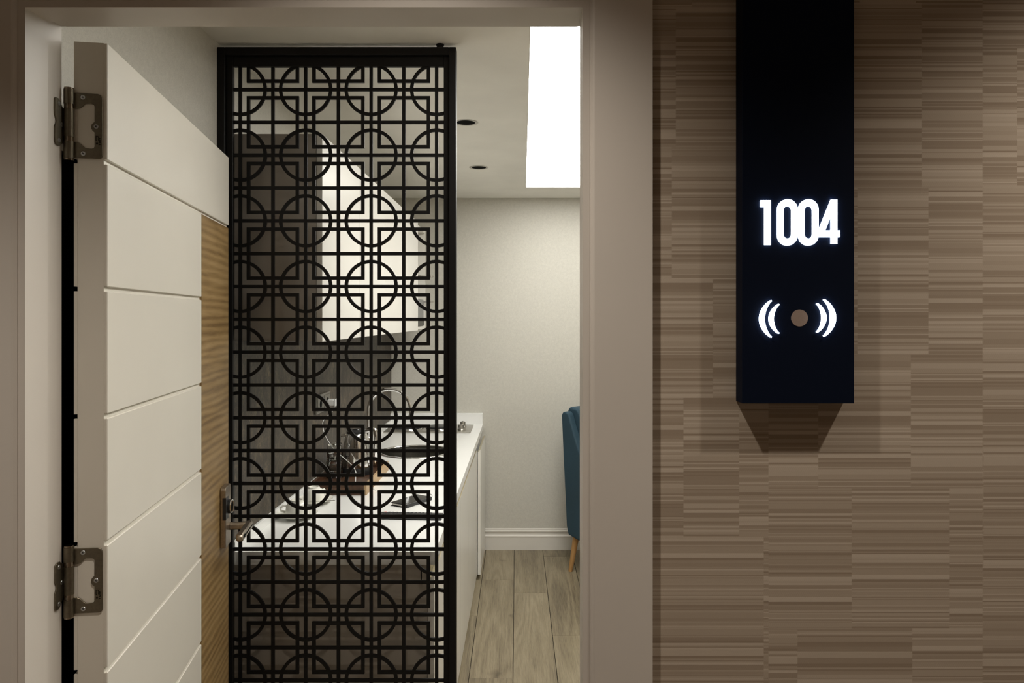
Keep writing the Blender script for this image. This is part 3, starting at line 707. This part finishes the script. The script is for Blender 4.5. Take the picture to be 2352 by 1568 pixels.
cpts = [(-0.908,3.54,1.258),(-0.912,3.535,1.235),(-0.950,3.50,1.19),(-0.947,3.485,1.155),(-0.925,3.46,1.115),(-0.875,3.42,1.065),(-0.826,3.40,1.030),(-0.785,3.37,1.005),(-0.755,3.32,0.985),(-0.748,3.29,0.965),(-0.738,3.25,0.948),(-0.712,3.21,0.956),(-0.680,3.19,0.9655),(-0.655,3.20,0.940),(-0.632,3.22,0.9185),(-0.580,3.245,0.9172),(-0.520,3.25,0.9172),(-0.460,3.225,0.9172),(-0.405,3.19,0.9172),(-0.385,3.15,0.9172),(-0.392,3.12,0.921)]
def catmull(P, m=6):
    P = [Vector(p) for p in P]; out = []
    for i in range(len(P)-1):
        a, b_, c, d = P[max(i-1,0)], P[i], P[i+1], P[min(i+2,len(P)-1)]
        for k in range(m):
            t = k/m; out.append(0.5*((2*b_)+(c-a)*t+(2*a-5*b_+4*c-d)*t*t+(3*b_-a-3*c+d)*t**3))
    return out + [P[-1]]
co = obj('charging_cable', MB().tube(catmull(cpts), 0.0019, 8), M['plastic_white'], smooth=True)
tag(co, 'thin white charging cable from the socket across the tray to the phone', 'cable')

# ------------------------------------------------------------------ recessed ceiling spots in the room
for y, lab in ((3.265, 'unlit round recessed ceiling spot nearer the metal screen'), (4.24, 'unlit round recessed ceiling spot nearer the far wall')):
    s_ = thing('ceiling_spot', lab, 'spotlight', (-0.252, y, CE), group='recessed spots in the room ceiling')
    smooth_by_angle(obj('trim_ring', MB().lathe([(0.0415,-0.0003),(0.0420,-0.0016),(0.054,-0.0016),(0.056,-0.0003)], (-0.252,y,CE), 36, cap=False), M['inox'], s_))
    obj('painted_recess', MB().disc((-0.252,y,CE-0.0006), 0.0417, n=36), M['dark'], s_)  # flat black disc, the shade inside the hole is painted

# ------------------------------------------------------------------ chair (local: faces +x, near side is -y)
chr_ = thing('armchair', 'teal velvet armchair with beech legs, half hidden by the door frame', 'armchair', (0.29, 4.87, 0), math.radians(-45))
def cl_(name, mb, mat, **k): return obj(name, mb, mat, chr_, local=True, **k)
def side(y0, y1):
    # wing side: rear edge leans back, the front edge slopes from the top of the wing down to the arm
    pr = [(0.015,0.245),(0.0,0.30),(-0.045,1.03),(-0.035,1.052),(-0.005,1.058),(0.02,1.045),(0.09,0.86),(0.17,0.68),(0.30,0.64),(0.56,0.60),(0.59,0.57),(0.60,0.40),(0.585,0.225),(0.10,0.225)]
    return MB().prism(pr, y0, y1, lambda a, z_, wv: (a, wv, z_))
cl_('side_wing', side(0.0, 0.055), M['chair'], bevel=0.012, seg=3)
cl_('side_wing', side(0.505, 0.56), M['chair'], bevel=0.012, seg=3)
cl_('backrest', MB().prism([(0.02,0.25),(-0.04,1.06),(-0.02,1.085),(0.05,1.075),(0.09,1.0),(0.14,0.45),(0.14,0.25)], 0.056, 0.504, lambda a, z_, wv: (a, wv, z_)), M['chair'], bevel=0.015, seg=3)
cl_('seat_base', MB().box(0.145, 0.58, 0.056, 0.504, 0.235, 0.33), M['chair'], bevel=0.01)
cl_('seat_cushion', MB().box(0.145, 0.60, 0.058, 0.502, 0.332, 0.46), M['chair'], bevel=0.03, seg=4)
for lx, ly, dx, dy in ((0.05,0.045,-0.03,-0.025),(0.05,0.515,-0.03,0.025),(0.53,0.045,0.03,-0.025),(0.53,0.515,0.03,0.025)):
    smooth_by_angle(cl_('leg', MB().tube([(lx+dx,ly+dy,0.0),(lx,ly,0.24)], [0.0135,0.022], 16), M['chairleg']), 60)

# ------------------------------------------------------------------ door number sign on the corridor wall
SX0, SX1, SZ0, SZ1, SF = 0.346, 0.5225, 1.5455, 2.40, 1.155
sg = thing('door_sign', 'tall black box sign with lit number 1004 and card reader symbol', 'sign', (SX0, WF, SZ0))
obj('box', MB().box(SX0, SX1, SF, WF-0.0005, SZ0, SZ1), M['sign'], sg, bevel=0.0006, seg=1)
k_ = 1.618e-4
def su(cx): return SX0 + (cx+63.6)*k_
def sv(cy): return SZ0 + (2097.6-cy)*k_
PR = 0.0040
def ext(mb, pts): return mb.prism([(su(a), sv(b_)) for a, b_ in pts], SF-0.0001, SF-PR, lambda a, z_, wv: (a, wv, z_))
ext_one = ext(MB(), [(108,125),(207,125),(207,558),(148,558),(148,190),(108,190)])
obj('digit_one', ext_one, M['glow'], sg)
def zero(xa, xb, ya=114, yb=564, st=58):
    mb = MB(); n = 20
    def oval(x0, x1, y0, y1):
        r = (x1-x0)/2; cx = (x0+x1)/2; p = []
        for k in range(n+1): a = PI*k/n; p.append((cx+r*math.cos(a), y0+r*1.05-r*1.05*math.sin(a)))
        for k in range(n+1): a = PI+PI*k/n; p.append((cx+r*math.cos(a), y1-r*1.05-r*1.05*math.sin(a)))
        return p
    o_, i_ = oval(xa, xb, ya, yb), oval(xa+st, xb-st, ya+68, yb-68); m = len(o_)
    vs_ = []
    for wv in (SF-0.0001, SF-PR):
        vs_ += [(su(a), wv, sv(b_)) for a, b_ in o_] + [(su(a), wv, sv(b_)) for a, b_ in i_]
    fs = []
    for q in range(m):
        r_ = (q+1) % m
        fs += [(q, r_, m+r_, m+q), (2*m+q, 3*m+q, 3*m+r_, 2*m+r_), (q, 2*m+q, 2*m+r_, r_), (m+q, m+r_, 3*m+r_, 3*m+q)]
    return mb.add(vs_, fs)
obj('digit_zero', zero(272, 468), M['glow'], sg)
obj('digit_zero', zero(477, 670), M['glow'], sg)
four = MB()
ext(four, [(793,118),(852,118),(852,547),(793,547)]); ext(four, [(672,418),(878,418),(878,482),(672,482)]); ext(four, [(793,118),(805,118),(793,270),(735,418),(672,418)])
obj('digit_four', four, M['glow'], sg)
def crescent(xt, xo, xi, y0, y1, ym, d):
    """tip x, outermost outer x, outermost inner x, tips y0/y1"""
    n = 20; p = []
    h = (y1-y0)/2
    for k in range(n+1):
        t_ = -1 + 2*k/n; p.append((xt + (xo-xt)*(1-t_*t_)**0.85 if abs(t_) < 1 else xt, ym + t_*h))
    p.append((xt+d*9, y1+2)); p.append((xt+d*14, y1-8))
    for k in range(n+1):
        t_ = 1 - 2*k/n; p.append((xt+d*10 + (xi-xt-d*10)*(1-t_*t_)**0.85 if abs(t_) < 1 else xt+d*10, ym + t_*(h-10)))
    p.append((xt+d*14, y0+8)); p.append((xt+d*9, y0-2))
    return p
for args in ((205, 97, 150, 1095, 1455, 1275, 1), (278, 190, 236, 1131, 1417, 1275, 1)):
    obj('signal_arc', ext(MB(), crescent(*args)), M['glow'], sg)
for args in ((733, 841, 788, 1085, 1445, 1265, -1), (665, 748, 703, 1124, 1408, 1265, -1)):
    obj('signal_arc', ext(MB(), crescent(*args)), M['glow'], sg)
obj('reader_disc', MB().prism([(su(493)+0.0133*math.cos(2*PI*k/40), sv(1267)+0.0133*math.sin(2*PI*k/40)) for k in range(40)], SF-0.0001, SF-0.0006, lambda a, z_, wv: (a, wv, z_)), M['sensor'], sg)

# ------------------------------------------------------------------ corridor downlights
LZc = 2.62
for x, lab in ((-0.19, 'corridor downlight in front of the door'), (1.05, 'corridor downlight just past the sign'), (-1.43, 'unseen corridor downlight before the door, added as fill light'), (2.29, 'unseen corridor downlight far past the sign, added as fill light')):  # the outer two are unseen, added to fill the corridor with light
    d = thing('corridor_downlight', 'recessed ' + lab, 'downlight', (x, 0.73, LZc), group='corridor downlights')
    smooth_by_angle(obj('trim_ring', MB().lathe([(0.036,-0.0005),(0.036,-0.006),(0.045,-0.006),(0.047,-0.0005)], (x,0.73,LZc), 32, cap=False), M['inox'], d))
    obj('lens', MB().disc((x,0.73,LZc-0.002), 0.036, n=32), M['lampglass'], d)
    ld = bpy.data.lights.new('downlight_lamp', 'SPOT'); ld.energy = CORRIDOR_WATTS; ld.color = (1.0, 0.90, 0.79); ld.shadow_soft_size = 0.022
    ld.spot_size = math.radians(110); ld.spot_blend = 1.0
    lo = bpy.data.objects.new('downlight_lamp', ld); COL.objects.link(lo); lo.parent = d; lo.location = (0, 0, -0.03)
